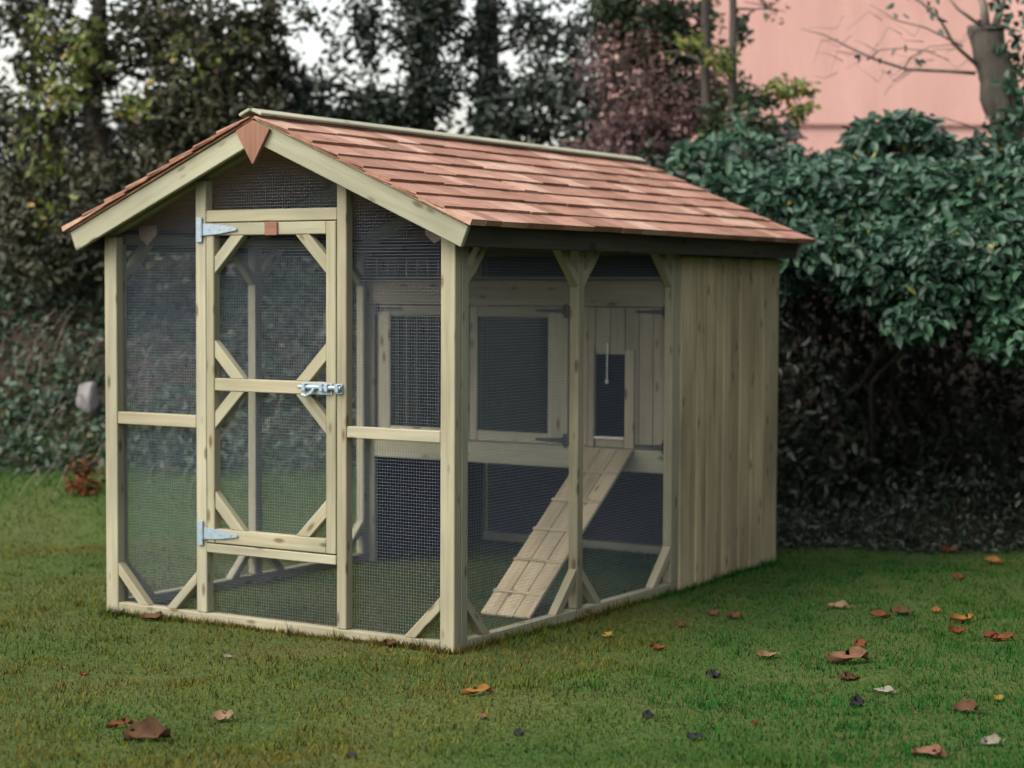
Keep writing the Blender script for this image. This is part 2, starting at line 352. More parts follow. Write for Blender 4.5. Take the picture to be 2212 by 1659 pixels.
def make_grass():
    n = 300000
    Z = 4.6+8.6*RNG.random(n)**1.15; u = (RNG.random(n)*2-1)*(.36*Z+.7)
    ex = []                                    # untrimmed blades along the foot of the coop, and coarse tufts in the lawn
    for k in range(4200):
        t = random.random(); ex.append((random.uniform(0, 1.85), -abs(random.gauss(.004, .018))) if k % 2 else (1.835+abs(random.gauss(.004, .02)), random.uniform(0, 3.0)))
    for k in range(260):
        q = uz((random.random()*2-1)*3.2, random.uniform(5, 10.4), 0)
        for j in range(22): ex.append((q[0]+random.gauss(0, .022), q[1]+random.gauss(0, .022)))
    ex = np.array(ex); q = np.concatenate([ex-CAM[:2], np.zeros((len(ex), 1))], 1)
    u = np.concatenate([u, q@RH]); Z = np.concatenate([Z, q@FH]); tall = np.concatenate([np.ones(n), RNG.uniform(1.2, 2.1, len(ex))]); n = len(u)
    d = Z-bank_start(u); left = 1-sstep(-.2, 1.4, u)
    lim = left*1.55+(1-left)*.32
    keep = (d < lim+RNG.normal(size=n)*.25)
    xy = np.array([CAM[0], CAM[1]])+u[:, None]*RH[:2]+Z[:, None]*FH[:2]
    infoot = ((np.abs(xy[:, 0]-.02) < .022) | (np.abs(xy[:, 0]-1.807) < .022)) & (xy[:, 1] > 0) & (xy[:, 1] < 3.0) | ((np.abs(xy[:, 1]-.024) < .022) & (xy[:, 0] > 0) & (xy[:, 0] < 1.83))
    keep &= ~infoot
    u, Z, d, left, xy, tall = u[keep], Z[keep], d[keep], left[keep], xy[keep], tall[keep]; n = len(u)
    b = np.concatenate([xy, height(u, Z)[:, None]-.004], 1)
    clump = .5+.5*np.sin(u*9+np.sin(Z*7)*2)*np.sin(Z*8.3+np.cos(u*6)*2)
    h = RNG.uniform(.010, .026, n)*(.7+.6*clump); h *= tall*(1+1.2*sstep(.1, 1.0, d)*left)
    rim = RNG.random(n) < .03; h[rim] *= 1.6
    a = RNG.random(n)*2*math.pi; w = RNG.uniform(.0016, .0032, n)
    ln = h[:, None]*RNG.uniform(.2, 1.1, n)[:, None]*np.stack([np.cos(a+1.5), np.sin(a+1.5), 0*a], 1)
    sd = w[:, None]*np.stack([np.cos(a), np.sin(a), 0*a], 1)
    V = np.stack([b-sd, b+sd, b+ln+np.array([0, 0, 1])*h[:, None]], 1).reshape(-1, 3)
    lush = .34*sstep(.1, 1.2, u+.25*(7.0-Z)*0+.25*np.sin(Z*2.1))*(1-.35*sstep(8.4, 7.2, Z)*0) - .12*sstep(.4, -.6, u)+.7*sstep(-.05, .35, d)*left
    lush = lush - .22*np.exp(-((u+.35)/.75)**2-((Z-7.25)/.42)**2) - .10*np.exp(-((u-.45)/.35)**2-((Z-7.5)/.9)**2) + .10*np.sin(u*3.3+Z*1.9)*np.sin(Z*4.1-u*1.2)
    o = raw_mesh('grass', V, np.arange(3*n), np.arange(n)*3, GRASS, centre=(0, 0, 0), attrs={'lush': np.repeat(lush, 3)})
    tag(o, 'short mossy autumn grass growing over the whole lawn', 'grass', kind='stuff')
make_grass()

# ================================================================== CHICKEN COOP
W, D, T = 1.83, 2.99, .045
coop = thing('chicken_coop', 'walk-in timber chicken coop with wire mesh run and cedar shingle roof on the lawn', 'chicken coop', (W/2, D/2, 0))
def part(name, mat=PINE, parent=None, **k):
    class P:
        def __enter__(s): s.m = MB(); return s.m
        def __exit__(s, *a):
            if a[0] is None: P.o = s.m.build(name, mat, parent or coop)
    return P()
def piece(name, x0, x1, y0, y1, z0, z1, mat=PINE, parent=None, axis=None, bev=.003):
    return MB().box(x0, x1, y0, y1, z0, z1, axis, bev).build(name, mat, parent or coop)
def brace_xz(cx, cz, dx, dz, a=.12, b=.175, y0=.002, y1=.044, parent=None, mat=PINE):
    p = [(cx+dx*a, y0, cz), (cx+dx*b, y0, cz), (cx, y0, cz+dz*b), (cx, y0, cz+dz*a)]
    return MB().prism(p, (0, y1-y0, 0), (-dx, 0, dz)).build('corner_brace', mat, parent or coop)
def brace_yz(cy_, cz, dy, dz, x0, x1, a=.12, b=.175, mat=PINE):
    p = [(x0, cy_+dy*a, cz), (x0, cy_+dy*b, cz), (x0, cy_, cz+dz*b), (x0, cy_, cz+dz*a)]
    return MB().prism(p, (x1-x0, 0, 0), (0, -dy, dz)).build('corner_brace', mat, coop)
zlow = lambda x: 2.001-.432*abs(x-.915)          # lower edge of the barge boards
zup = lambda x: 2.093-.428*abs(x-.915)           # upper edge = underside of the shingles
G = .0015
# --- front frame
piece('post', 0, .07, 0, T, -.01, 1.63); piece('post', 1.763, W, 0, T, -.01, 1.63)
piece('post', .521, .577, 0, T, T+G, 1.86); piece('post', 1.262, 1.309, 0, T, T+G, 1.86)
piece('bottom_plate', .07+G, 1.763-G, .001, T, 0, T)
piece('lintel', .577+G, 1.262-G, .002, T, 1.686, 1.735, PINE); piece('sill', .577+G, 1.262-G, -.004, T, .304, .341)
piece('rail', .07+G, .521-G, .002, T, .824, .876); piece('rail', 1.309+G, 1.763-G, .002, T, .818, .864)
brace_xz(.07, T, 1, 1); brace_xz(.521, T, -1, 1); brace_xz(1.763, T, -1, 1)
# --- right side frame
piece('post', W-T, W+.002, T+.003, .092, -.01, 1.60, PALE); piece('post', W-T, W, .943, .992, T+G, 1.60); piece('post', W-T, W, 1.812, 1.886, T+G, 1.60)
piece('bottom_plate', W-T+.001, W-.001, .092+G, 1.886, 0, T)
piece('rail', W-T, W-.002, .092+G, D, 1.60+G, 1.645)
for c_, d_ in ((.092, 1), (.943, -1), (.992, 1), (1.812, -1)):
    brace_yz(c_, T, d_, 1, W-T+.002, W-.003); brace_yz(c_, 1.598, d_, -1, W-T+.002, W-.003)
# --- left side frame
piece('post', 0, T, T+.003, .092, -.01, 1.60); piece('post', 0, T, .96, 1.012, T+G, 1.60); piece('post', 0, T, 1.82, 1.886, T+G, 1.60)
piece('bottom_plate', .001, T-.001, .092+G, D-.03, 0, T); piece('rail', 0, T, .092+G, D, 1.60+G, 1.645)
for c_, d_ in ((.092, 1), (.96, -1), (1.012, 1), (1.82, -1)):
    brace_yz(c_, T, d_, 1, .003, T-.002); brace_yz(c_, 1.598, d_, -1, .003, T-.002)
# --- roof frame
for y in (.02, 1.0, 1.9, 2.93):
    for s in (-1, 1):
        x1 = .915+s*.93; t = .04
        p = [(.915+s*.012, y, zup(.915+.012)-.075), (.915+s*.012, y, zup(.915+.012)-.004), (x1, y, zup(x1)-.004), (x1, y, zup(x1)-.075)]
        MB().prism(p, (0, t, 0), (s, 0, -.43)).build('rafter', NEST, coop)
piece('ridge_beam', .905, .925, -.06, D+.03, 1.985, 2.085, NEST)
# --- barge boards front and rear
def barge(y0, y1, s, mat):
    f = lambda x: .915+s*(x-.915)
    p = [(f(.917), y0, zlow(.917)), (f(.917), y0, zup(.917)-.001), (f(1.947), y0, zup(1.947)-.001), (f(1.912), y0, zlow(1.912))]
    return MB().prism(p, (0, y1-y0, 0), (s, 0, -.43)).build('barge_board', mat, coop)
for s in (-1, 1): barge(-.0865, -.0645, s, PALE); barge(D+.03, D+.052, s, PALE)
# --- fascia boards along both eaves
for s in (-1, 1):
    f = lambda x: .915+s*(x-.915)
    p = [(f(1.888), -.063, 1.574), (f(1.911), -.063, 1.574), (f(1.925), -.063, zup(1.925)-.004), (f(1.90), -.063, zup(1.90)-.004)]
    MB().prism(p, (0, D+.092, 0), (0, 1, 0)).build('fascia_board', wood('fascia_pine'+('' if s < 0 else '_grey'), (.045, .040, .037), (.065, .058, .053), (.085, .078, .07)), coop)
# --- cedar shingles: each slope is one part, shingles overlap in eight courses
def shingles(s):
    m = MB(); slope = math.atan(.428); ca, sa = math.cos(slope), math.sin(slope)
    Ltot = (1.966-.915)/ca
    P = lambda l, y, h: (.915+s*(l*ca+h*sa), y, 2.093+.002-l*sa+h*ca)
    y0, y1 = -.108, D+.137; exp = (Ltot-.19)/7
    butts = [.19+exp*i for i in range(8)]
    m.prism([P(.0, y0+.015, 0), P(Ltot-.03, y0+.015, 0), P(Ltot-.03, y0+.015, .007), P(.0, y0+.015, .007)], (0, y1-y0-.03, 0), (0, 1, 0), 0)
    for k, bl in enumerate(butts):
        y = y0
        while y < y1-.002:
            w = random.uniform(.09, .26); ye = min(y+w, y1)
            if y1-ye < .05: ye = y1
            top = max(bl-exp*1.9, .01); j = random.uniform(-.004, .004) if k < 7 else random.uniform(-.003, .003)
            hb, th = .019+random.uniform(-.002, .003), .012
            h0 = .009
            q = [P(top, y, h0), P(bl+j, y, hb-.002), P(bl+j, y, hb+th), P(top, y, h0+.004)]
            if k == 7: q = [P(top, y, h0), P(bl+j, y, .008), P(bl+j, y, hb+th), P(top, y, h0+.004)]
            tip = random.uniform(-.0015, .0015)
            m.prism([(a, b, c+tip) for a, b, c in q], (0, ye-y-.0025, 0), (s*ca, 0, -sa), 0)
            y = ye
    return m.build('shingle_slope', SHINGLE, coop)
shingles(1); shingles(-1)
for s in (-1, 1):
    slope = math.atan(.428); ca, sa = math.cos(slope), math.sin(slope)
    P = lambda l, h: (.915+s*(l*ca+h*sa), -.118, 2.105-l*sa+h*ca)
    e = .002 if s > 0 else 0
    MB().prism([P(-.004+e, .018), P(.052, .019), P(.052, .032), P(-.004+e, .032)], (0, D+.137+.118+.01, 0), (0, 1, 0)).build('ridge_cap', PALE, coop)
# --- cedar finial at the apex and small cedar gussets
MB().prism([(.915-.088, -.104, 2.048), (.915, -.104, 2.088), (.915+.088, -.104, 2.048), (.915+.075, -.104, 2.028), (.920, -.104, 1.912), (.912, -.104, 1.912), (.915-.075, -.104, 2.028)], (0, .016, 0), (0, 0, 1)).build('finial', CEDAR, coop)
MB().prism([(1.655, .048, 1.66), (1.655, .048, 1.625), (1.70, .048, 1.587), (1.745, .048, 1.612), (1.75, .048, 1.66)], (0, .018, 0), (1, 0, 0)).build('gusset', DIMCEDAR, coop)
MB().prism([(.155, .048, 1.68), (.155, .048, 1.63), (.205, .048, 1.592), (.257, .048, 1.635), (.257, .048, 1.68)], (0, .018, 0), (1, 0, 0)).build('gusset', DIMCEDAR, coop)
# --- cladding (shiplap boards, one mesh per wall)
def cladding(n0, n1, axis, face, z0, z1, inward, widths=None):
    m = MB(); y = n0; i = 0
    while y < n1-.01:
        w = widths[i % len(widths)] if widths else random.uniform(.085, .105); ye = min(y+w, n1); i += 1
        t0 = random.uniform(0, .0035)
        g = random.choice((.004, .007, .010))
        a, b = (face-inward*.020, face-inward*t0) if inward > 0 else (face-inward*t0, face-inward*.020)
        if axis == 'y': m.box(min(a, b), max(a, b), y, ye-g, z0+random.uniform(-.006, .004), z1, (0, 0, 1), .004)
        else: m.box(y, ye-g, min(a, b), max(a, b), z0, z1, (0, 0, 1), .004)
        y = ye
    return m
cladding(1.8885, D, 'y', W+.006, -.02, 1.572, 1, (.095, .075, .062, .05, .058, .048, .07, .085, .10, .135, .14, .20)).build('side_cladding', CLAD, coop)
cladding(1.8885, D, 'y', -.006, -.02, 1.572, -1).build('side_cladding', CLAD, coop)
cladding(0.0, W, 'x', D+.024, .555, 1.60, 1).build('rear_cladding', CLAD, coop)
MB().prism([(0.0, D+.004, 1.60), (W, D+.004, 1.60), (W, D+.004, 1.64), (.915, D+.004, 2.05), (0, D+.004, 1.64)], (0, .018, 0), (1, 0, 0)).build('rear_gable', CLAD, coop)
piece('bottom_plate', T+G, W-T-G, D-.045, D-.001, 0, T, PALE); piece('beam', T+G, W-T-G, D-.045, D-.001, .505, .55, NEST)
for x in (0.0, W-T): piece('post', x, x+T, D-.05, D+.002, 0, 1.60, NEST)
# --- nest house: partition wall inside the run
Y = 1.87
piece('nest_floor', T+.002, W-T-.002, Y+.032, D-.002, .556, .574, NEST)
piece('nest_ceiling', T+.002, W-T-.002, Y+.032, D-.002, 1.462, 1.474, NEST)
piece('partition_post', T+.0015, .075, Y, Y+.03, 0, 1.33, PALE); piece('partition_post', 1.238, 1.342, Y+.003, Y+.03, .662, 1.33, NEST)
piece('header_board', T+.001, 1.784, Y-.002, Y+.03, 1.333, 1.456, NEST); piece('beam', .0765, 1.784, Y-.003, Y+.03, .55, .657, PALE)
def tee_hinge(x, z, d, L, parent, mat, y, h=.055, plate=.018, bh=.022):
    """plate standing at x, strap running d*L and tapering to a point"""
    m = MB(); m.box(min(x, x-d*plate), max(x, x-d*plate), y-.004, y+.001, z-h, z+h, None, .001)
    m.prism([(x, y-.003, z-bh), (x+d*L*.5, y-.003, z-bh*.72), (x+d*L*.97, y-.003, z-.006), (x+d*L, y-.003, z), (x+d*L*.97, y-.003, z+.006), (x+d*L*.5, y-.003, z+bh*.72), (x, y-.003, z+bh)], (0, .004, 0), (d, 0, 0), .0008)
    m.tube([(x, y-.004, z-h*.55), (x, y-.004, z+h*.55)], .006, 8)
    for t in (.2, .5, .8): m.tube([(x+d*L*t, y-.0045, z), (x+d*L*t, y-.002, z)], .005, 8)
    return m.build('hinge', mat, parent)
def nest_door(x0, x1, ls, rs, hx, hd):
    m = MB(); z0, z1 = .661, 1.329; y0, y1 = Y-.008, Y+.02
    m.box(x0, x0+ls, y0, y1, z0, z1); m.box(x1-rs, x1, y0, y1, z0, z1)
    m.box(x0+ls+G, x1-rs-G, y0+.001, y1, z0, .712); m.box(x0+ls+G, x1-rs-G, y0+.001, y1, 1.277, z1)
    d = m.build('nest_door', NEST, coop)
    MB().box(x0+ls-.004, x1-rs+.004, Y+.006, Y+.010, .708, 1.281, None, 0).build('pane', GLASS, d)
    for z in (.683, 1.31): tee_hinge(hx, z, hd, .16, d, BLACK, y0-.001, .034, .02, .012)
    return d
nest_door(.108, .664, .074, .052, .106, 1); nest_door(.669, 1.236, .046, .112, 1.215, -1)
m = MB()                                                     # pop-hole panel of vertical boards
def vb(x0, x1, z0, z1, n):
    w = (x1-x0)/n
    for i in range(n): m.box(x0+i*w, x0+(i+1)*w-.003, Y, Y+.016-random.uniform(0, .002), z0, z1, (0, 0, 1), .003)
vb(1.345, 1.385, .66, 1.329, 1); vb(1.386, 1.548, 1.105, 1.329, 2); vb(1.549, 1.775, .66, 1.329, 3); vb(1.386, 1.548, .66, .699, 1)
pop = m.build('pop_hole_panel', NEST, coop)
MB().box(1.352, 1.385, Y-.012, Y-.001, .66, 1.13).build('pop_hole_frame', NEST, pop); MB().box(1.552, 1.602, Y-.012, Y-.001, .66, 1.13).build('pop_hole_frame', NEST, pop)
MB().box(1.386, 1.549, Y-.014, Y+.03, .700, .712).build('threshold', wood('bare_pine', (.6, .58, .52), (.68, .66, .6), (.72, .7, .65), False), pop)
for z in (.675, 1.31): tee_hinge(1.752, z, -1, .15, pop, BLACK, Y-.002, .034, .02, .012)
MB().tube([(1.457, Y-.01, 1.16), (1.456, Y-.012, 1.06), (1.455, Y-.01, .985)], .004, 6).tube([(1.455, Y-.01, .985), (1.455, Y-.01, .965)], [.009, .006], 8).build('pull_cord', CORD, pop)

# --- front door
dm = MB(); y0, y1 = -.002, .041
dm.box(.5805, .622, y0, y1, .346, 1.682); dm.box(1.209, 1.2585, y0, y1, .346, 1.682)
door = dm.build('door', PINE, coop)
for z0, z1 in ((1.631, 1.682), (.985, 1.037), (.346, .405)): MB().box(.622+G, 1.209-G, y0+.0015, y1-.001, z0, z1).build('door_rail', PINE, door)
for cz, dz in ((1.631, -1), (1.037, 1), (.985, -1), (.405, 1)):
    brace_xz(.622, cz, 1, dz, .088, .16, .002, .036, door); brace_xz(1.209, cz, -1, dz, .088, .16, .002, .036, door)
MB().box(.898, .965, -.009, -.001, 1.628, 1.6835).build('name_block', CEDAR, door)
for z in (1.668-.012, .384): tee_hinge(.563, z, 1, .19, door, GALV, -.006, .052, .03, .026)
m = MB()                                                     # sliding brenton bolt
m.box(1.095, 1.245, -.008, -.0025, .987, 1.034, None, .001).box(1.262, 1.296, -.008, -.0005, .992, 1.032, None, .001)
m.tube([(1.082, -.016, 1.016), (1.296, -.016, 1.016)], .0085, 8)
for x in (1.112, 1.20, 1.225, 1.279): m.box(x-.009, x+.009, -.027, -.008, 1.000, 1.030, None, .002)
m.tube([(1.165, -.016, 1.016), (1.150, -.024, .992), (1.125, -.024, .980), (1.105, -.024, .985)], .007, 8)
m.build('bolt', GALV, door)

# --- welded wire mesh, built wire by wire
def wires(segs, r=.00055):
    A = np.array([s[0] for s in segs], float); B = np.array([s[1] for s in segs], float)
    t = unit(B-A); a = unit(np.cross(t, np.array([.577, .577, .577])+0*t)); b = np.cross(t, a); rings = []
    for E in (A, B):
        for k in range(3):
            w = 2*math.pi*k/3; rings.append(E+r*(a*math.cos(w)+b*math.sin(w)))
    V = np.stack(rings, 1).reshape(-1, 3); n = len(A); base = np.arange(n)[:, None]*6
    L = (base+np.array([[0, 1, 4, 3, 1, 2, 5, 4, 2, 0, 3, 5]])).ravel()
    return V, L, np.arange(3*n)*4
STEP = .0127
def mesh_panel(fix, axis, a0, a1, z0, z1, zf=None, parent=None):
    """square mesh in the plane axis=fix; zf(a) is an optional sloping top"""
    segs = []; pt = (lambda a, z: (a, fix, z)) if axis == 'y' else (lambda a, z: (fix, a, z))
    top = (lambda a: min(z1, zf(a))) if zf else (lambda a: z1)
    for a in np.arange(a0+.004, a1, STEP): segs.append((pt(a, z0), pt(a, top(a))))
    for z in np.arange(z0+.003, z1, STEP):
        l, h = a0, a1
        if zf:
            while l < h and zf(l) < z: l += .004
            while h > l and zf(h) < z: h -= .004
        if h-l > .01: segs.append((pt(l, z), pt(h, z)))
    V, L, S_ = wires(segs); return raw_mesh('wire_mesh', V, L, S_, WIRE, parent or coop)
zg = lambda a: zup(a)-.01
mesh_panel(.0475, 'y', .03, .55, .02, 2.0, zg); mesh_panel(.0475, 'y', 1.285, 1.80, .02, 2.0, zg)
mesh_panel(.0475, 'y', .55, 1.285, .02, .325); mesh_panel(.0475, 'y', .55, 1.285, 1.71, 2.08, zg)
mesh_panel(.0425, 'y', .60, 1.235, .37, 1.66, None, door)
piece('shade_panel', T+.003, W-T-.003, D-.004, D+.001, .58, 1.598, NESTSHADE, None, None, 0); piece('shade_panel', T+.003, W-T-.003, D+.0015, D+.009, .0, .552, NESTSHADE, None, None, 0); piece('shade_panel', T+.002, T+.008, Y+.032, D-.05, .0, .552, NESTSHADE, None, None, 0)  # added dark sheets paint the nest's shade; the first also closes board gaps
mesh_panel(W-T-.0015, 'x', .06, 1.85, .02, 1.62); mesh_panel(T+.0015, 'x', .06, 1.85, .02, 1.62)

# --- ramp (lies against the nest house sill)
ramp_o = thing('ramp', 'grey boarded wooden ramp leaning up to the pop hole inside the run', 'ramp', (1.52, 1.3, 0))
bl, br, tl, tr = np.array([1.435, .79, .018]), np.array([1.690, .785, .018]), np.array([1.342, 1.855, .655]), np.array([1.604, 1.855, .655])
up = np.cross(br-bl, tl-bl); up /= np.linalg.norm(up)
for i in range(3):
    f0, f1 = i/3+.006, (i+1)/3-.006; o = .0015*i*up
    p = [bl+(br-bl)*f0+o, bl+(br-bl)*f1+o, tl+(tr-tl)*f1+o, tl+(tr-tl)*f0+o]
    MB().prism([tuple(q) for q in p], tuple(-.016*up), tuple(tl-bl)).build('ramp_board', CLAD, ramp_o)
for f in (.12, .3, .48, .66, .84):
    a, b = bl+(tl-bl)*f, br+(tr-br)*f; e = (tl-bl)/np.linalg.norm(tl-bl)*.009
    MB().prism([tuple(a-e+.0045*up), tuple(a+e+.0045*up), tuple(b+e+.0045*up), tuple(b-e+.0045*up)], tuple(.003*up), tuple(b-a), .001).build('batten', CLAD, ramp_o)

# ================================================================== HOUSE
hc = uz(1.1, 17.2, 0)
def hp(u, d, z): return tuple(hc+RH*u+FH*d+np.array([0, 0, z]))
house = thing('house', 'tall salmon pink rendered house behind the hedge at the right', 'house', hc)
HW, HD, HZ = 12.0, 8.0, 6.2
def slab(m, u0, u1, d0, d1, z0, z1, bev=.01): m.prism([hp(u0, d0, z0), hp(u1, d0, z0), hp(u1, d1, z0), hp(u0, d1, z0)], (0, 0, z1-z0), tuple(RH), bev)
ZS = 2.86
m = MB(); slab(m, .012, HW-.012, .012, HD, -.3, ZS+.011); slab(m, 0, HW, 0, HD, ZS+.025, HZ); m.build('wall', RENDERED, house)
m = MB(); slab(m, -.012, HW+.012, -.012, HD, ZS+.012, ZS+.024, .002); m.build('drip_ledge', plain('ledge_render', (.22, .12, .10), (.30, .17, .14), 8), house)
m = MB(); m.prism([hp(-.3, -.4, HZ), hp(-.3, HD+.4, HZ), hp(-.3, HD/2, HZ+2.6)], tuple(RH*(HW+.6)), tuple(RH), .02); m.build('roof', SLATE, house)

# ================================================================== TREES AND HEDGES
def curve(a, b, sag=.0, wob=.05, n=6):
    a, b = np.array(a, float), np.array(b, float); t = np.linspace(0, 1, n)[:, None]
    L = np.linalg.norm(b-a); p = a+(b-a)*t + np.array([0, 0, 1])*(np.sin(t*math.pi)*sag*L)
    p[1:-1] += RNG.normal(size=(n-2, 3))*wob*L/n*2
    return p
def tree(name, label, cat, trunk, rad, blobs, mat, size, group=None, barkm=BARK, extra=(), twigs=7, ratio=.5, spray=True):
    """trunk: points; rad: radii; blobs: (x, y, depth, rx, ry, n) measured in photo units, rz = depth thickness"""
    trunk = [np.array(p, float) for p in trunk]
    root = thing(name, label, cat, (trunk[0][0], trunk[0][1], trunk[0][2]), group)
    tm = MB(); tp = []; tr_ = []
    for i in range(len(trunk)-1):
        for t in np.linspace(0, 1, 5)[:-1] if i < len(trunk)-2 else np.linspace(0, 1, 5):
            tp.append(trunk[i]*(1-t)+trunk[i+1]*t+RNG.normal(size=3)*rad[i]*.12); tr_.append(rad[i]*(1-t)+rad[i+1]*t)
    tm.tube(tp, tr_, 9); tm.build('trunk', barkm, root, True)
    bm_ = MB(); T_ = np.array(tp); sets = {}
    for bl_ in blobs:
        x, y, Z, rx, ry, n = bl_[:6]; mt = bl_[6] if len(bl_) > 6 else mat; sz = bl_[7] if len(bl_) > 7 else size
        c = at(x, y, Z); k = Z/FPX; r = (rx*k, max(.25, min(rx, ry)*k*1.0), ry*k)
        j = np.argmin(np.linalg.norm(T_-c, axis=1)+np.maximum(0, T_[:, 2]-c[2]+.1)*.8); rb = min(tr_[j]*.4, .013)
        bm_.tube(curve(T_[j], c, .08, .1), np.linspace(rb, rb*.4, 6), 5)
        P = ellipsoid(n, c, r)
        for q in P[RNG.choice(n, min(n, twigs), replace=False)]: bm_.tube(curve(c, q, .05, .12, 5), np.linspace(max(.005, rb*.35), .002, 5), 4)
        # sprays: leaves gather round short twigs, so gaps open between them
        if spray:
            ctr = P[RNG.choice(n, max(4, n//14), replace=False)]; own = RNG.integers(0, len(ctr), n)
            off = P-ctr[own]; P = ctr[own]+unit(off)*np.minimum(np.linalg.norm(off, axis=1), RNG.gamma(2., .06, n))[:, None]
        sets.setdefault((mt.name, sz), []).append(P)
    bm_.build('branch', barkm, root, True)
    for (mn, sz), Ps in sets.items():
        leaves('crown', np.concatenate(Ps), sz, bpy.data.materials[mn], root, ratio=ratio)
    return root
ZT = 12.9
# left: brown-green autumn tree with yellow leaves and sky showing through its left side
tree('autumn_tree', 'brown and olive autumn tree with yellow leaves rising behind the left gable', 'tree',
     [at(245, 640, 12.9), at(225, 400, 12.9), at(200, 250, 12.95), at(215, 0, 13), at(260, -350, 13.1)], [.085, .075, .065, .05, .02],
     [(330, 60, 12.9, 140, 150, 1500), (470, 120, 12.8, 150, 140, 1700), (560, 60, 12.9, 90, 100, 620), (380, 260, 12.7, 150, 150, 1700), (530, 250, 12.7, 130, 80, 700),
      (260, 430, 12.5, 150, 140, 1400), (420, 420, 12.6, 130, 120, 1400), (440, -120, 12.9, 230, 130, 2200), (160, -90, 12.9, 220, 110, 800), (100, 520, 12.5, 150, 120, 1400),
      (110, 110, 12.9, 150, 130, 700), (60, 260, 12.9, 120, 150, 650), (50, 20, 12.9, 140, 90, 520), (150, 360, 12.8, 120, 90, 480), (50, 420, 12.7, 110, 100, 600), (330, 560, 12.4, 140, 110, 1300), (200, 150, 12.8, 80, 170, 620),
      (640, 20, 13, 70, 70, 80), (600, 150, 13.1, 60, 60, 70),
      (90, 150, 12.6, 110, 170, 190, YELLOWLEAF, (.05, .08)), (190, 130, 12.6, 90, 140, 150, YELLOWLEAF, (.06, .09)), (300, 230, 12.5, 60, 60, 60, YELLOWLEAF, (.06, .1)), (80, 330, 12.6, 80, 140, 90, YELLOWLEAF, (.055, .08)), (150, 470, 12.3, 120, 60, 60, YELLOWLEAF, (.055, .085)), (430, 130, 12.5, 130, 100, 80, YELLOWLEAF, (.04, .07))],
     BROWNLEAF, (.04, .08))
# centre: two dark evergreens with pale sky between them
tree('evergreen_tree', 'dark evergreen standing behind the middle of the roof ridge', 'tree',
     [at(920, 480, 13.3), at(915, 250, 13.3), at(905, 0, 13.3), at(900, -400, 13.4)], [.10, .09, .075, .04],
     [(900, 60, 13.2, 80, 120, 1000), (930, 190, 13.2, 90, 80, 900), (840, 240, 13.1, 110, 60, 700), (730, 255, 13.2, 110, 35, 320), (960, 20, 13.3, 60, 110, 500),
      (800, 60, 13.3, 60, 130, 360), (700, 180, 13.2, 120, 70, 210), (720, 80, 13.3, 90, 80, 70), (620, 170, 13.2, 70, 70, 220), (770, 20, 13.3, 70, 60, 150), (560, 230, 13.1, 90, 50, 320), (880, -120, 13.3, 180, 120, 1300), (680, -110, 13.3, 120, 60, 40), (640, 220, 13.2, 60, 60, 120)],
     DARKLEAF, (.04, .075))
tree('evergreen_tree', 'dark evergreen with a bare straight trunk and thin speckled crown right of the roof middle', 'tree',
     [at(1062, 500, 13.6), at(1055, 250, 13.6), at(1050, 0, 13.6), at(1046, -400, 13.7)], [.10, .085, .075, .05],
     [(1050, 60, 13.5, 55, 140, 380), (1060, 210, 13.5, 80, 80, 560), (1150, 60, 13.6, 90, 110, 480), (1230, 90, 13.6, 80, 120, 290), (1190, 200, 13.5, 110, 80, 370), (1270, 190, 13.5, 70, 100, 270),
      (1110, 270, 13.4, 120, 40, 420), (1120, -90, 13.6, 160, 80, 300), (1290, 60, 13.5, 70, 100, 380), (1000, 120, 13.4, 60, 120, 190)],
     DARKLEAF, (.04, .075))
tree('slender_tree', 'slender dark trunk with green leaves, left one of the pair by the pink wall', 'tree',
     [at(1545, 480, 12.6), at(1530, 320, 12.6), at(1525, 150, 12.6), at(1520, -260, 12.7)], [.04, .036, .032, .018],
     [(1440, 40, 13.0, 110, 70, 700), (1370, 110, 13.1, 90, 80, 480), (1340, 20, 13.1, 80, 70, 480), (1470, 120, 13.0, 80, 60, 360), (1530, 230, 12.9, 60, 90, 220), (1450, 190, 13.0, 90, 60, 320, DARKLEAF, (.04, .07)), (1410, -60, 12.7, 120, 60, 420), (1530, 60, 12.9, 40, 70, 100), (1540, 270, 12.5, 50, 60, 120), (1545, 350, 12.4, 60, 70, 420, IVY, (.04, .07)), (1500, 100, 12.4, 60, 50, 60, YELLOWLEAF, (.04, .07))],
     GREENLEAF, (.04, .08))
tree('slender_tree', 'slender dark trunk with yellow green sprays, right one of the pair by the pink wall', 'tree',
     [at(1590, 480, 12.4), at(1582, 300, 12.4), at(1584, 120, 12.4), at(1576, -260, 12.5)], [.036, .032, .028, .016],
     [(1600, 60, 12.75, 35, 60, 90), (1640, 215, 12.3, 60, 35, 170), (1710, 190, 12.3, 60, 30, 130, YELLOWLEAF, (.045, .075)), (1730, 240, 12.3, 50, 25, 70, YELLOWLEAF, (.04, .07)), (1560, 130, 12.3, 40, 40, 110, YELLOWLEAF, (.04, .07)), (1620, 290, 12.2, 80, 60, 520, IVY, (.04, .07)), (1590, 210, 12.7, 45, 60, 130), (1660, 20, 12.4, 70, 40, 28, BROWNLEAF, (.03, .05))],
     GREENLEAF, (.04, .075))
tree('purple_shrub', 'purple brown autumn shrub between the dark evergreen and the slender trunks', 'shrub',
     [at(1420, 480, 12.9), at(1410, 300, 12.9), at(1400, 180, 12.9)], [.03, .025, .012],
     [(1400, 190, 12.9, 130, 100, 560), (1360, 280, 12.8, 120, 80, 700), (1480, 250, 12.85, 110, 100, 700), (1430, 90, 13.0, 130, 70, 380), (1320, 150, 13.0, 90, 120, 420), (1300, 330, 12.7, 100, 45, 420), (1540, 170, 12.95, 70, 110, 260)],
     PURPLELEAF, (.03, .06), barkm=TWIG, twigs=22)
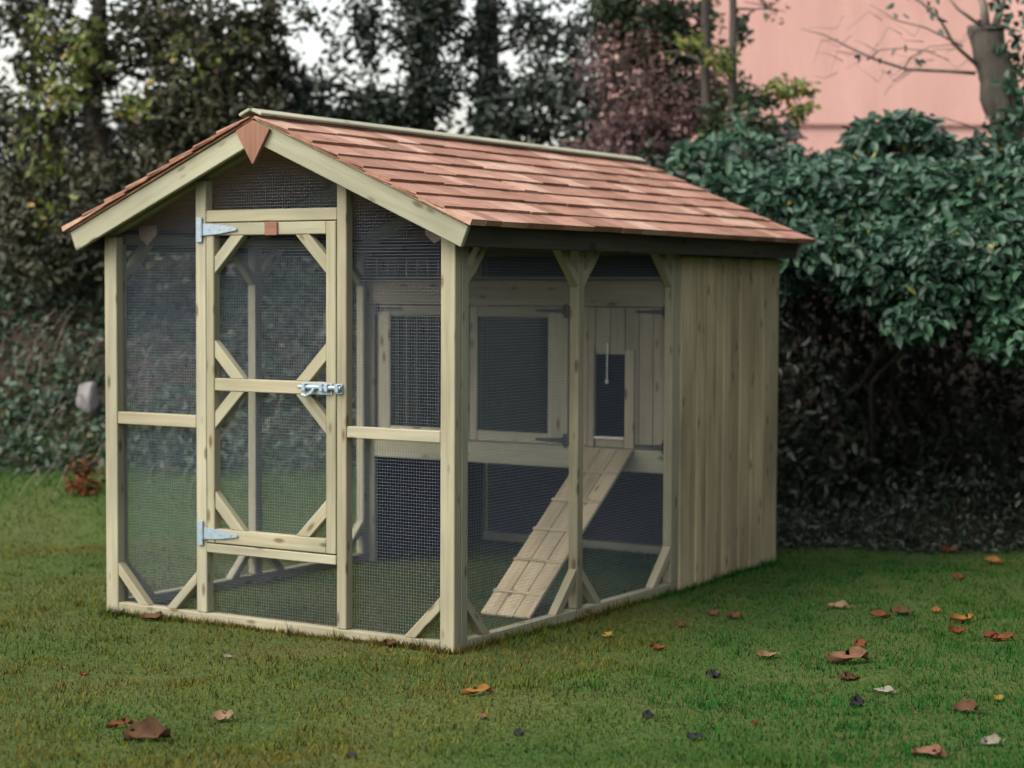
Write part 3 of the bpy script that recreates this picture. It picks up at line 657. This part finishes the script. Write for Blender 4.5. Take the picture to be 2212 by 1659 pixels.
# right: pollarded trunk with bare pale branches
def pollard():
    t0 = thing('pollarded_tree', 'thick grey pollarded trunk with bare pale branches at the right edge', 'tree', at(2200, 480, 11.9))
    ps = [at(2215, 480, 11.9), at(2195, 330, 11.9), at(2160, 200, 11.9), at(2138, 110, 11.9), at(2130, 56, 11.9)]
    m = MB(); tp = []; rr = []
    for i in range(4):
        for t in np.linspace(0, 1, 6)[:-1]: tp.append(ps[i]*(1-t)+ps[i+1]*t+RNG.normal(size=3)*.008); rr.append([.15, .135, .12, .105, .115][i]*(1-t)+[.15, .135, .12, .105, .115][i+1]*t+RNG.normal()*.006)
    tp.append(ps[4]); rr.append(.118); m.tube(tp, rr, 12); m.build('trunk', GREYBARK, t0, True)
    def br(pts, r0, r1): return MB().tube([at(x, y, z) for x, y, z in pts], np.linspace(r0, r1, len(pts)), 6).build('branch', TWIG, t0, True)
    br([(2105, 158, 11.85), (2050, 154, 11.75), (1960, 150, 11.7), (1890, 128, 11.65), (1830, 100, 11.6), (1780, 75, 11.6), (1730, 62, 11.6)], .014, .003)
    br([(2110, 140, 11.85), (2060, 95, 11.8), (2030, 40, 11.7), (1990, 5, 11.7), (1930, -30, 11.7)], .013, .006)
    br([(1950, 150, 11.7), (1970, 122, 11.65), (2010, 100, 11.6), (2060, 96, 11.6)], .006, .003)
    br([(1880, 125, 11.65), (1900, 108, 11.6), (1950, 104, 11.6), (2000, 110, 11.6), (2050, 130, 11.6)], .006, .003)
    br([(1960, 150, 11.7), (1930, 175, 11.65), (1910, 205, 11.6)], .005, .002)
    br([(2130, 60, 11.9), (2125, 10, 11.9), (2100, -60, 11.9)], .03, .02); br([(2150, 60, 11.95), (2165, 0, 12), (2180, -80, 12)], .03, .02); br([(2125, 60, 11.85), (2070, 20, 11.8), (2030, -30, 11.8)], .012, .006)
    br([(2140, 300, 11.75), (2090, 270, 11.6), (2040, 255, 11.5), (1990, 262, 11.45)], .006, .003); br([(2080, 100, 11.8), (2000, 60, 11.75), (1940, 45, 11.7), (1880, 10, 11.7)], .007, .003)
    for k in range(26):
        x, y = random.uniform(1800, 2100), random.uniform(30, 160); br([(x, y, 11.65), (x-random.uniform(10, 40), y-random.uniform(-30, 20), 11.62), (x-random.uniform(40, 80), y-random.uniform(-60, 30), 11.6)], .003, .0012)
    P = np.concatenate([ellipsoid(90, at(2190, 60, 11.85), (.22, .2, .3)), ellipsoid(150, at(2200, 180, 11.75), (.12, .15, .3)), ellipsoid(110, at(2165, 290, 11.7), (.13, .1, .16)), ellipsoid(12, at(2000, 20, 11.7), (.3, .2, .1)), ellipsoid(10, at(1960, 110, 11.65), (.4, .2, .15))])
    leaves('foliage', P, (.05, .08), LAUREL, t0)
pollard()
# overhanging laurel hedge on the right
def laurel():
    t0 = thing('laurel_hedge', 'glossy dark green laurel hedge overhanging the bank to the right of the coop', 'hedge', uz(2.2, 11.6, 0.1))
    bl_ = [(1480, 420, 11.6, 110, 60, 900), (1600, 430, 11.3, 140, 90, 1600), (1560, 390, 11.7, 120, 45, 900), (1720, 450, 11.0, 150, 100, 1900), (1700, 390, 11.5, 120, 50, 1000), (1850, 440, 10.9, 150, 105, 1900), (1830, 380, 11.4, 130, 55, 1200),
           (2000, 450, 10.7, 150, 110, 2000), (2000, 380, 11.2, 140, 60, 1200), (2130, 460, 10.6, 130, 120, 1900), (2140, 380, 11.1, 130, 55, 900), (1760, 540, 10.7, 110, 70, 1100), (1900, 570, 10.5, 120, 100, 1500), (2040, 590, 10.3, 120, 120, 1700), (2170, 580, 10.2, 110, 130, 1500),
           (1980, 690, 10.3, 80, 50, 420), (2180, 720, 10.1, 70, 70, 420), (1900, 285, 11.3, 65, 35, 300), (1960, 270, 11.2, 55, 30, 230), (1865, 310, 11.3, 40, 45, 200), (1990, 310, 11.2, 60, 30, 200), (1510, 335, 11.5, 70, 35, 260), (1610, 320, 11.6, 60, 45, 240), (1700, 345, 11.4, 30, 35, 90), (2090, 325, 11.2, 50, 30, 130), (2250, 480, 10.4, 120, 220, 1600), (2330, 600, 10.1, 120, 160, 1400), (1650, 560, 11.4, 80, 60, 500), (1690, 620, 11.0, 30, 30, 100)]
    P = []; st = MB(); root = uz(2.3, 12.3, .2)
    for x, y, Z, rx, ry, n in bl_:
        c = at(x, y, Z); k = Z/FPX; P.append(ellipsoid(n, c, (rx*k, .33, ry*k), .35)); st.tube(curve(root+RNG.normal(size=3)*[.5, .5, .03], c, .1, .1, 7), np.linspace(.022, .006, 7), 5)
        for q in P[-1][RNG.choice(n, 7)]: st.tube(curve(c, q, .05, .1, 4), np.linspace(.006, .002, 4), 4)
    P = np.concatenate(P); st.build('stem', BARK, t0, True)
    nrm = np.array([0, 0, .9])-.75*FH
    leaves('foliage', P, (.04, .10), LAUREL, t0, normal=np.repeat(nrm[None], len(P), 0), spread=.8, droop=.6, ratio=.52)
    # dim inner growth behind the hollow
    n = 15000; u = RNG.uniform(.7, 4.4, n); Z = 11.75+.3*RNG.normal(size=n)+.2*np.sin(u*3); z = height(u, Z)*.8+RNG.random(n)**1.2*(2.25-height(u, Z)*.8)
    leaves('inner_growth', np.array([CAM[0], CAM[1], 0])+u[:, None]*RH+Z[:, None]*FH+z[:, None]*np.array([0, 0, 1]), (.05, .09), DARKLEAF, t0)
laurel()
def low_growth():
    t0 = thing('undergrowth', 'sparse dark undergrowth and ivy creeping on the soil below the laurel overhang', 'undergrowth', uz(2, 10.8, .05))
    n = 5200; u = RNG.uniform(1.45, 4.2, n); Z = 10.35+RNG.random(n)*1.1-.1*(u-2); hmax = .12+.75*sstep(1.9, 3.0, u)*RNG.random(n)**1.5
    z = height(u, Z)+RNG.random(n)*hmax*sstep(10.2, 10.8, Z)+.01
    leaves('foliage', np.array([CAM[0], CAM[1], 0])+u[:, None]*RH+Z[:, None]*FH+z[:, None]*np.array([0, 0, 1]), (.025, .055), DARKLEAF, t0)
    m = MB()
    for k in range(14):
        uu = random.uniform(1.6, 3.6); b = uz(uu, 10.5+random.random()*.6, 0); b[2] = .03
        m.tube(curve(b, b+np.array([random.uniform(-.3, .3), random.uniform(-.3, .3), random.uniform(.05, .5)]), .1, .2, 5), np.linspace(.004, .0015, 5), 4)
    m.build('stem', BARK, t0)
low_growth()
# ivy covered slope on the left, running on behind the coop
def ivy_bank():
    t0 = thing('ivy_bank', 'ivy and bramble covered bank rising behind the coop to the left', 'ivy', uz(-1.5, 12, .4))
    n = 30000; u = RNG.uniform(-4.6, 1.6, n); d = .95+RNG.random(n)*1.9; Z = bank_start(u)+d
    cl = .5+.5*np.sin(u*4.1+Z*2.2)*np.sin(Z*5.3-u*2.7)
    k = RNG.random(n) < .35+.65*cl; u, Z, d, cl = u[k], Z[k], d[k], cl[k]; n = len(u)
    z = height(u, Z)+RNG.gamma(1.6, .04, n)*(.5+cl)
    P = np.array([CAM[0], CAM[1], 0])+u[:, None]*RH+Z[:, None]*FH+z[:, None]*np.array([0, 0, 1])
    nr = np.repeat((np.array([0, 0, .7])-.8*FH)[None], n, 0)
    leaves('foliage', P, (.03, .07), IVY, t0, normal=nr, spread=1.1, droop=.7, ratio=.62)
    m = MB()
    for k in range(420):
        uu, dd = random.uniform(-3.6, 1.2), random.uniform(.9, 2.3); ZZ = float(bank_start(uu))+dd
        a = uz(uu, ZZ-.05, float(height(uu, ZZ))+.05); b = uz(uu-random.uniform(.05, .35), ZZ-random.uniform(.1, .4), 0); b[2] = a[2]-random.uniform(.1, .4)
        m.tube(curve(a, b, .25, .12, 5), np.linspace(.003, .001, 5), 3, False)
    m.build('dry_stem', TWIG, t0)
ivy_bank()
def back_hedge():
    t0 = thing('evergreen_hedge', 'dense dark evergreen hedge closing the garden behind the coop roof', 'hedge', uz(-.5, 13.6, .9))
    n = 26000; u = RNG.uniform(-5.2, 2.0, n); Z = 13.5+.28*RNG.normal(size=n)
    top = 2.75+.18*np.sin(u*2.7)+.12*np.sin(u*6.1+1)
    z = .9+(top-.9)*RNG.random(n)**.85+.08*RNG.normal(size=n)
    leaves('foliage', np.array([CAM[0], CAM[1], 0])+u[:, None]*RH+Z[:, None]*FH+z[:, None]*np.array([0, 0, 1]), (.05, .1), DARKLEAF, t0)
    m = MB()
    for k in range(30):
        uu = random.uniform(-5, 1.9); b = uz(uu, 13.55, .9); m.tube(curve(b, uz(uu+random.uniform(-.3, .3), 13.5, random.uniform(2, 2.7)), 0, .08, 6), np.linspace(.03, .008, 6), 5)
    m.build('stem', BARK, t0)
back_hedge()
def side_hedge():
    t0 = thing('tall_side_hedge', 'tall clipped evergreen hedge along the right side of the lawn', 'hedge', uz(4.2, 7, 0))
    n = 26000; Z = RNG.uniform(.5, 11.5, n); u = 3.45+.10*np.abs(Z-7)*.3+RNG.random(n)**2*.8+.15*np.sin(Z*3); z = .05+RNG.random(n)*4.2
    leaves('foliage', np.array([CAM[0], CAM[1], 0])+u[:, None]*RH+Z[:, None]*FH+z[:, None]*np.array([0, 0, 1]), (.08, .15), DARKLEAF, t0)
    m = MB()
    for k in range(24):
        b = uz(4.0, .6+k*.46, 0); m.tube(curve(b, b+np.array([0, 0, 4.0]), 0, .04, 6), np.linspace(.05, .01, 6), 6)
    m.build('stem', BARK, t0)
side_hedge()

# ================================================================== SMALL THINGS
def rock(p, r, label, name='stone'):
    bm = bmesh.new(); bmesh.ops.create_icosphere(bm, subdivisions=3, radius=1)
    for v in bm.verts:
        k = 1+.18*math.sin(v.co.x*3.1+v.co.y*2)+.12*math.sin(v.co.z*5+v.co.x*4); v.co = Vector((max(-.8, min(.8, v.co.x*k))*r[0], v.co.y*k*r[1], max(-.85, min(.85, v.co.z*k))*r[2]))
    me = bpy.data.meshes.new(name); bm.to_mesh(me); bm.free(); me.materials.append(STONE)
    return tag(link(name, me, p), label, 'stone')
rock(at(190, 858, 11.95), (.075, .06, .11), 'pale grey stone block showing among the ivy left of the coop')
LM = {}
def dead_mat(c):
    if c not in LM:
        m, nt, b = newmat('dead_leaf_%d' % len(LM)); tc = nt.nodes.new('ShaderNodeTexCoord'); n = noise(nt, 40, tc.outputs['Object'], 4)
        r = ramp(nt, [(.3, tuple(x*.6 for x in c)), (.7, c)]); nt.links.new(n.outputs[0], r.inputs[0]); nt.links.new(r.outputs[0], b.inputs['Base Color']); b.inputs['Roughness'].default_value = .9; b.inputs['Specular IOR Level'].default_value = .1; LM[c] = m
    return LM[c]
def fallen(x, y, wpx, col, label, aspect=.55, curl=1.0, rot=None, lift=.004, lobes=2, group='fallen autumn leaves on the grass'):
    p = ground(x, y); L = wpx/FPX*np.linalg.norm(p-CAM)
    nx, ny = 13, 7; bm = bmesh.new(); g = []
    a = random.uniform(-.5, .5) if rot is None else rot
    ti = random.uniform(.3, .75); ax, ay = RH*math.cos(a)+FH*math.sin(a), (-RH*math.sin(a)+FH*math.cos(a))*math.cos(ti)+np.array([0, 0, math.sin(ti)]); ph = random.uniform(0, 6)
    for i in range(nx):
        t = i/(nx-1); w = (math.sin(math.pi*min(1, t*1.02+.02))**.7)*(1+.22*math.sin(t*math.pi*2*lobes+ph))*aspect*L*.5
        row = []
        for j in range(ny):
            s = j/(ny-1)*2-1; q = np.array([0, 0, 0.])+ax*(t-.5)*L+ay*s*w
            q[2] += curl*(.20*L*s*s*aspect*1.4+.045*L*math.sin(t*5+ph)+.05*L*math.sin(s*4+t*7+ph))
            row.append(bm.verts.new(q))
        g.append(row)
    for i in range(nx-1):
        for j in range(ny-1): bm.faces.new((g[i][j], g[i+1][j], g[i+1][j+1], g[i][j+1]))
    e = ax*L*.5; s0 = bm.verts.new(e*1.0); s1 = bm.verts.new(e*1.35+np.array([0, 0, .01])); s2 = bm.verts.new(e*1.35+ay*.002+np.array([0, 0, .01])); s3 = bm.verts.new(e+ay*.002); bm.faces.new((s0, s1, s2, s3))
    z = min(v.co.z for v in bm.verts)
    for v in bm.verts: v.co.z -= z
    r = bmesh.ops.solidify(bm, geom=bm.faces[:], thickness=.0008)
    bmesh.ops.remove_doubles(bm, verts=bm.verts[:], dist=1e-5)
    me = bpy.data.meshes.new('fallen_leaf'); bm.to_mesh(me); bm.free(); me.materials.append(dead_mat(col)); me.polygons.foreach_set('use_smooth', [True]*len(me.polygons))
    return tag(link('fallen_leaf', me, p+np.array([0, 0, lift])), label, 'leaf', group)
BR, TAN, OR, RUST, PNK, PAL, DK, YEL = (.085, .045, .024), (.19, .125, .07), (.20, .098, .026), (.125, .042, .018), (.155, .078, .046), (.20, .18, .135), (.024, .022, .025), (.24, .17, .036)
for a in [
    (318, 1600, 98, BR, 'big broad brown leaf, largest one on the lawn at lower left', .5), (258, 1573, 56, RUST, 'thin reddish brown leaf just behind the big broad brown leaf', .3),
    (482, 1560, 46, TAN, 'crumpled light tan leaf on the lawn right of the big brown leaf', .6), (1030, 1503, 66, OR, 'flat orange brown leaf on the grass in front of the near corner post', .35),
    (1043, 1554, 20, PNK, 'small pinkish leaf below the flat orange brown leaf', .7), (330, 1342, 58, BR, 'brown leaf lying against the bottom plate below the left mesh panel', .35),
    (842, 1398, 28, BR, 'small brown leaf propped on the bottom plate by the near corner', .9), (890, 1402, 16, DK, 'tiny black leaf against the bottom plate by the near corner post', .9),
    (272, 1314, 16, DK, 'tiny black leaf against the bottom plate by the far left post', .9), (493, 1424, 22, PAL, 'small white feathery leaf on the lawn in front of the coop door', .5),
    (182, 1462, 20, RUST, 'tiny dark red leaf on the lawn at far left', .6),
    (1831, 1434, 92, PNK, 'long pinkish brown leaf, the largest on the right of the lawn', .42), (1858, 1400, 26, RUST, 'small rust leaf standing just behind the long pinkish brown leaf', .8),
    (1836, 1474, 50, BR, 'flat brown leaf just in front of the long pinkish brown leaf', .5), (2141, 1612, 46, PAL, 'pale cream tan leaf on the grass in the lower right corner', .5),
    (2006, 1637, 74, PNK, 'curled brown leaf at the lower right edge of the picture', .35), (1901, 1336, 44, RUST, 'dark rust leaf, left one of the pair on the right lawn', .4),
    (1948, 1331, 50, BR, 'brown leaf, right one of the pair on the right lawn', .5), (2022, 1324, 22, OR, 'small orange leaf right of the pair of brown leaves', .7),
    (2077, 1346, 54, OR, 'broad orange leaf on the right lawn above a rust leaf', .5), (2067, 1371, 40, RUST, 'rust leaf just in front of the broad orange leaf', .5), (2157, 1386, 60, RUST, 'long dark rust leaf near the right edge of the lawn', .35),
    (1811, 1316, 46, TAN, 'slim tan leaf on the grass right of the clad wall', .35), (1541, 1332, 28, BR, 'brown leaf on the grass before the clad wall, left one of two', .6), (1586, 1338, 34, BR, 'dull brown leaf on the grass before the clad wall, right one of two', .5),
    (1311, 1379, 24, YEL, 'yellow orange leaf on the grass in front of the middle side post', .7), (1421, 1406, 36, RUST, 'rust leaf on the grass in front of the ramp end', .45),
    (1656, 1424, 50, TAN, 'two toned pale tan leaf in the middle of the right lawn', .4), (2147, 1219, 40, OR, 'bright orange leaf on the soil below the laurel hedge', .45), (2050, 1196, 44, RUST, 'rust red leaf on the soil below the laurel hedge', .4),
    (2071, 1253, 26, RUST, 'small rust leaf on the edge of the soil below the hedge', .6), (2156, 1516, 24, YEL, 'small pale yellow leaf on the right lawn', .7),
    (1852, 1526, 34, DK, 'rounded dark purple leaf on the right lawn', .8), (2086, 1541, 50, BR, 'faded brown leaf sunk in the grass at right', .6), (1541, 1466, 34, DK, 'twisted blackish leaf on the grass in the right centre', .6),
    (1630, 1566, 18, RUST, 'tiny red brown leaf at lower right centre', .6), (1911, 1500, 46, PAL, 'faint pale leaf left of the small yellow leaf', .35),
    (1400, 1552, 26, DK, 'dark leaf on the bottom right lawn, left one of a dark pair', .7), (1500, 1600, 34, DK, 'dark leaf on the bottom right lawn, right one of a dark pair', .5), (1120, 1590, 22, DK, 'small dark leaf on the bottom middle lawn', .8),
    (760, 1640, 26, DK, 'small dark leaf at the bottom edge of the lawn, left of centre', .6), (1470, 1356, 22, BR, 'small brown leaf near the foot of the side frame', .6), (258, 1172, 24, PAL, 'small pale leaf on the bank edge left of the coop', .7), (175, 1085, 34, TAN, 'tan leaf on the grass bank left of the coop', .6), (140, 1060, 30, RUST, 'rust leaf on the grass bank left of the coop', .6)]:
    fallen(*a)
def dead_stalk():
    t0 = thing('dead_bracken', 'dead orange brown bracken stalk leaning on the bank left of the coop', 'plant', ground(160, 1090))
    pts = [ground(150, 1085)+[0, 0, .01], at(165, 1060, 11.3), at(185, 1020, 11.35), at(215, 985, 11.4)]
    MB().tube(pts, [.008, .007, .006, .003], 6).build('stem', dead_mat(BR), t0)
    P = ellipsoid(150, at(182, 1030, 11.3), (.12, .09, .14))
    leaves('frond', P, (.03, .06), dead_mat(RUST), t0, droop=.9)
dead_stalk()
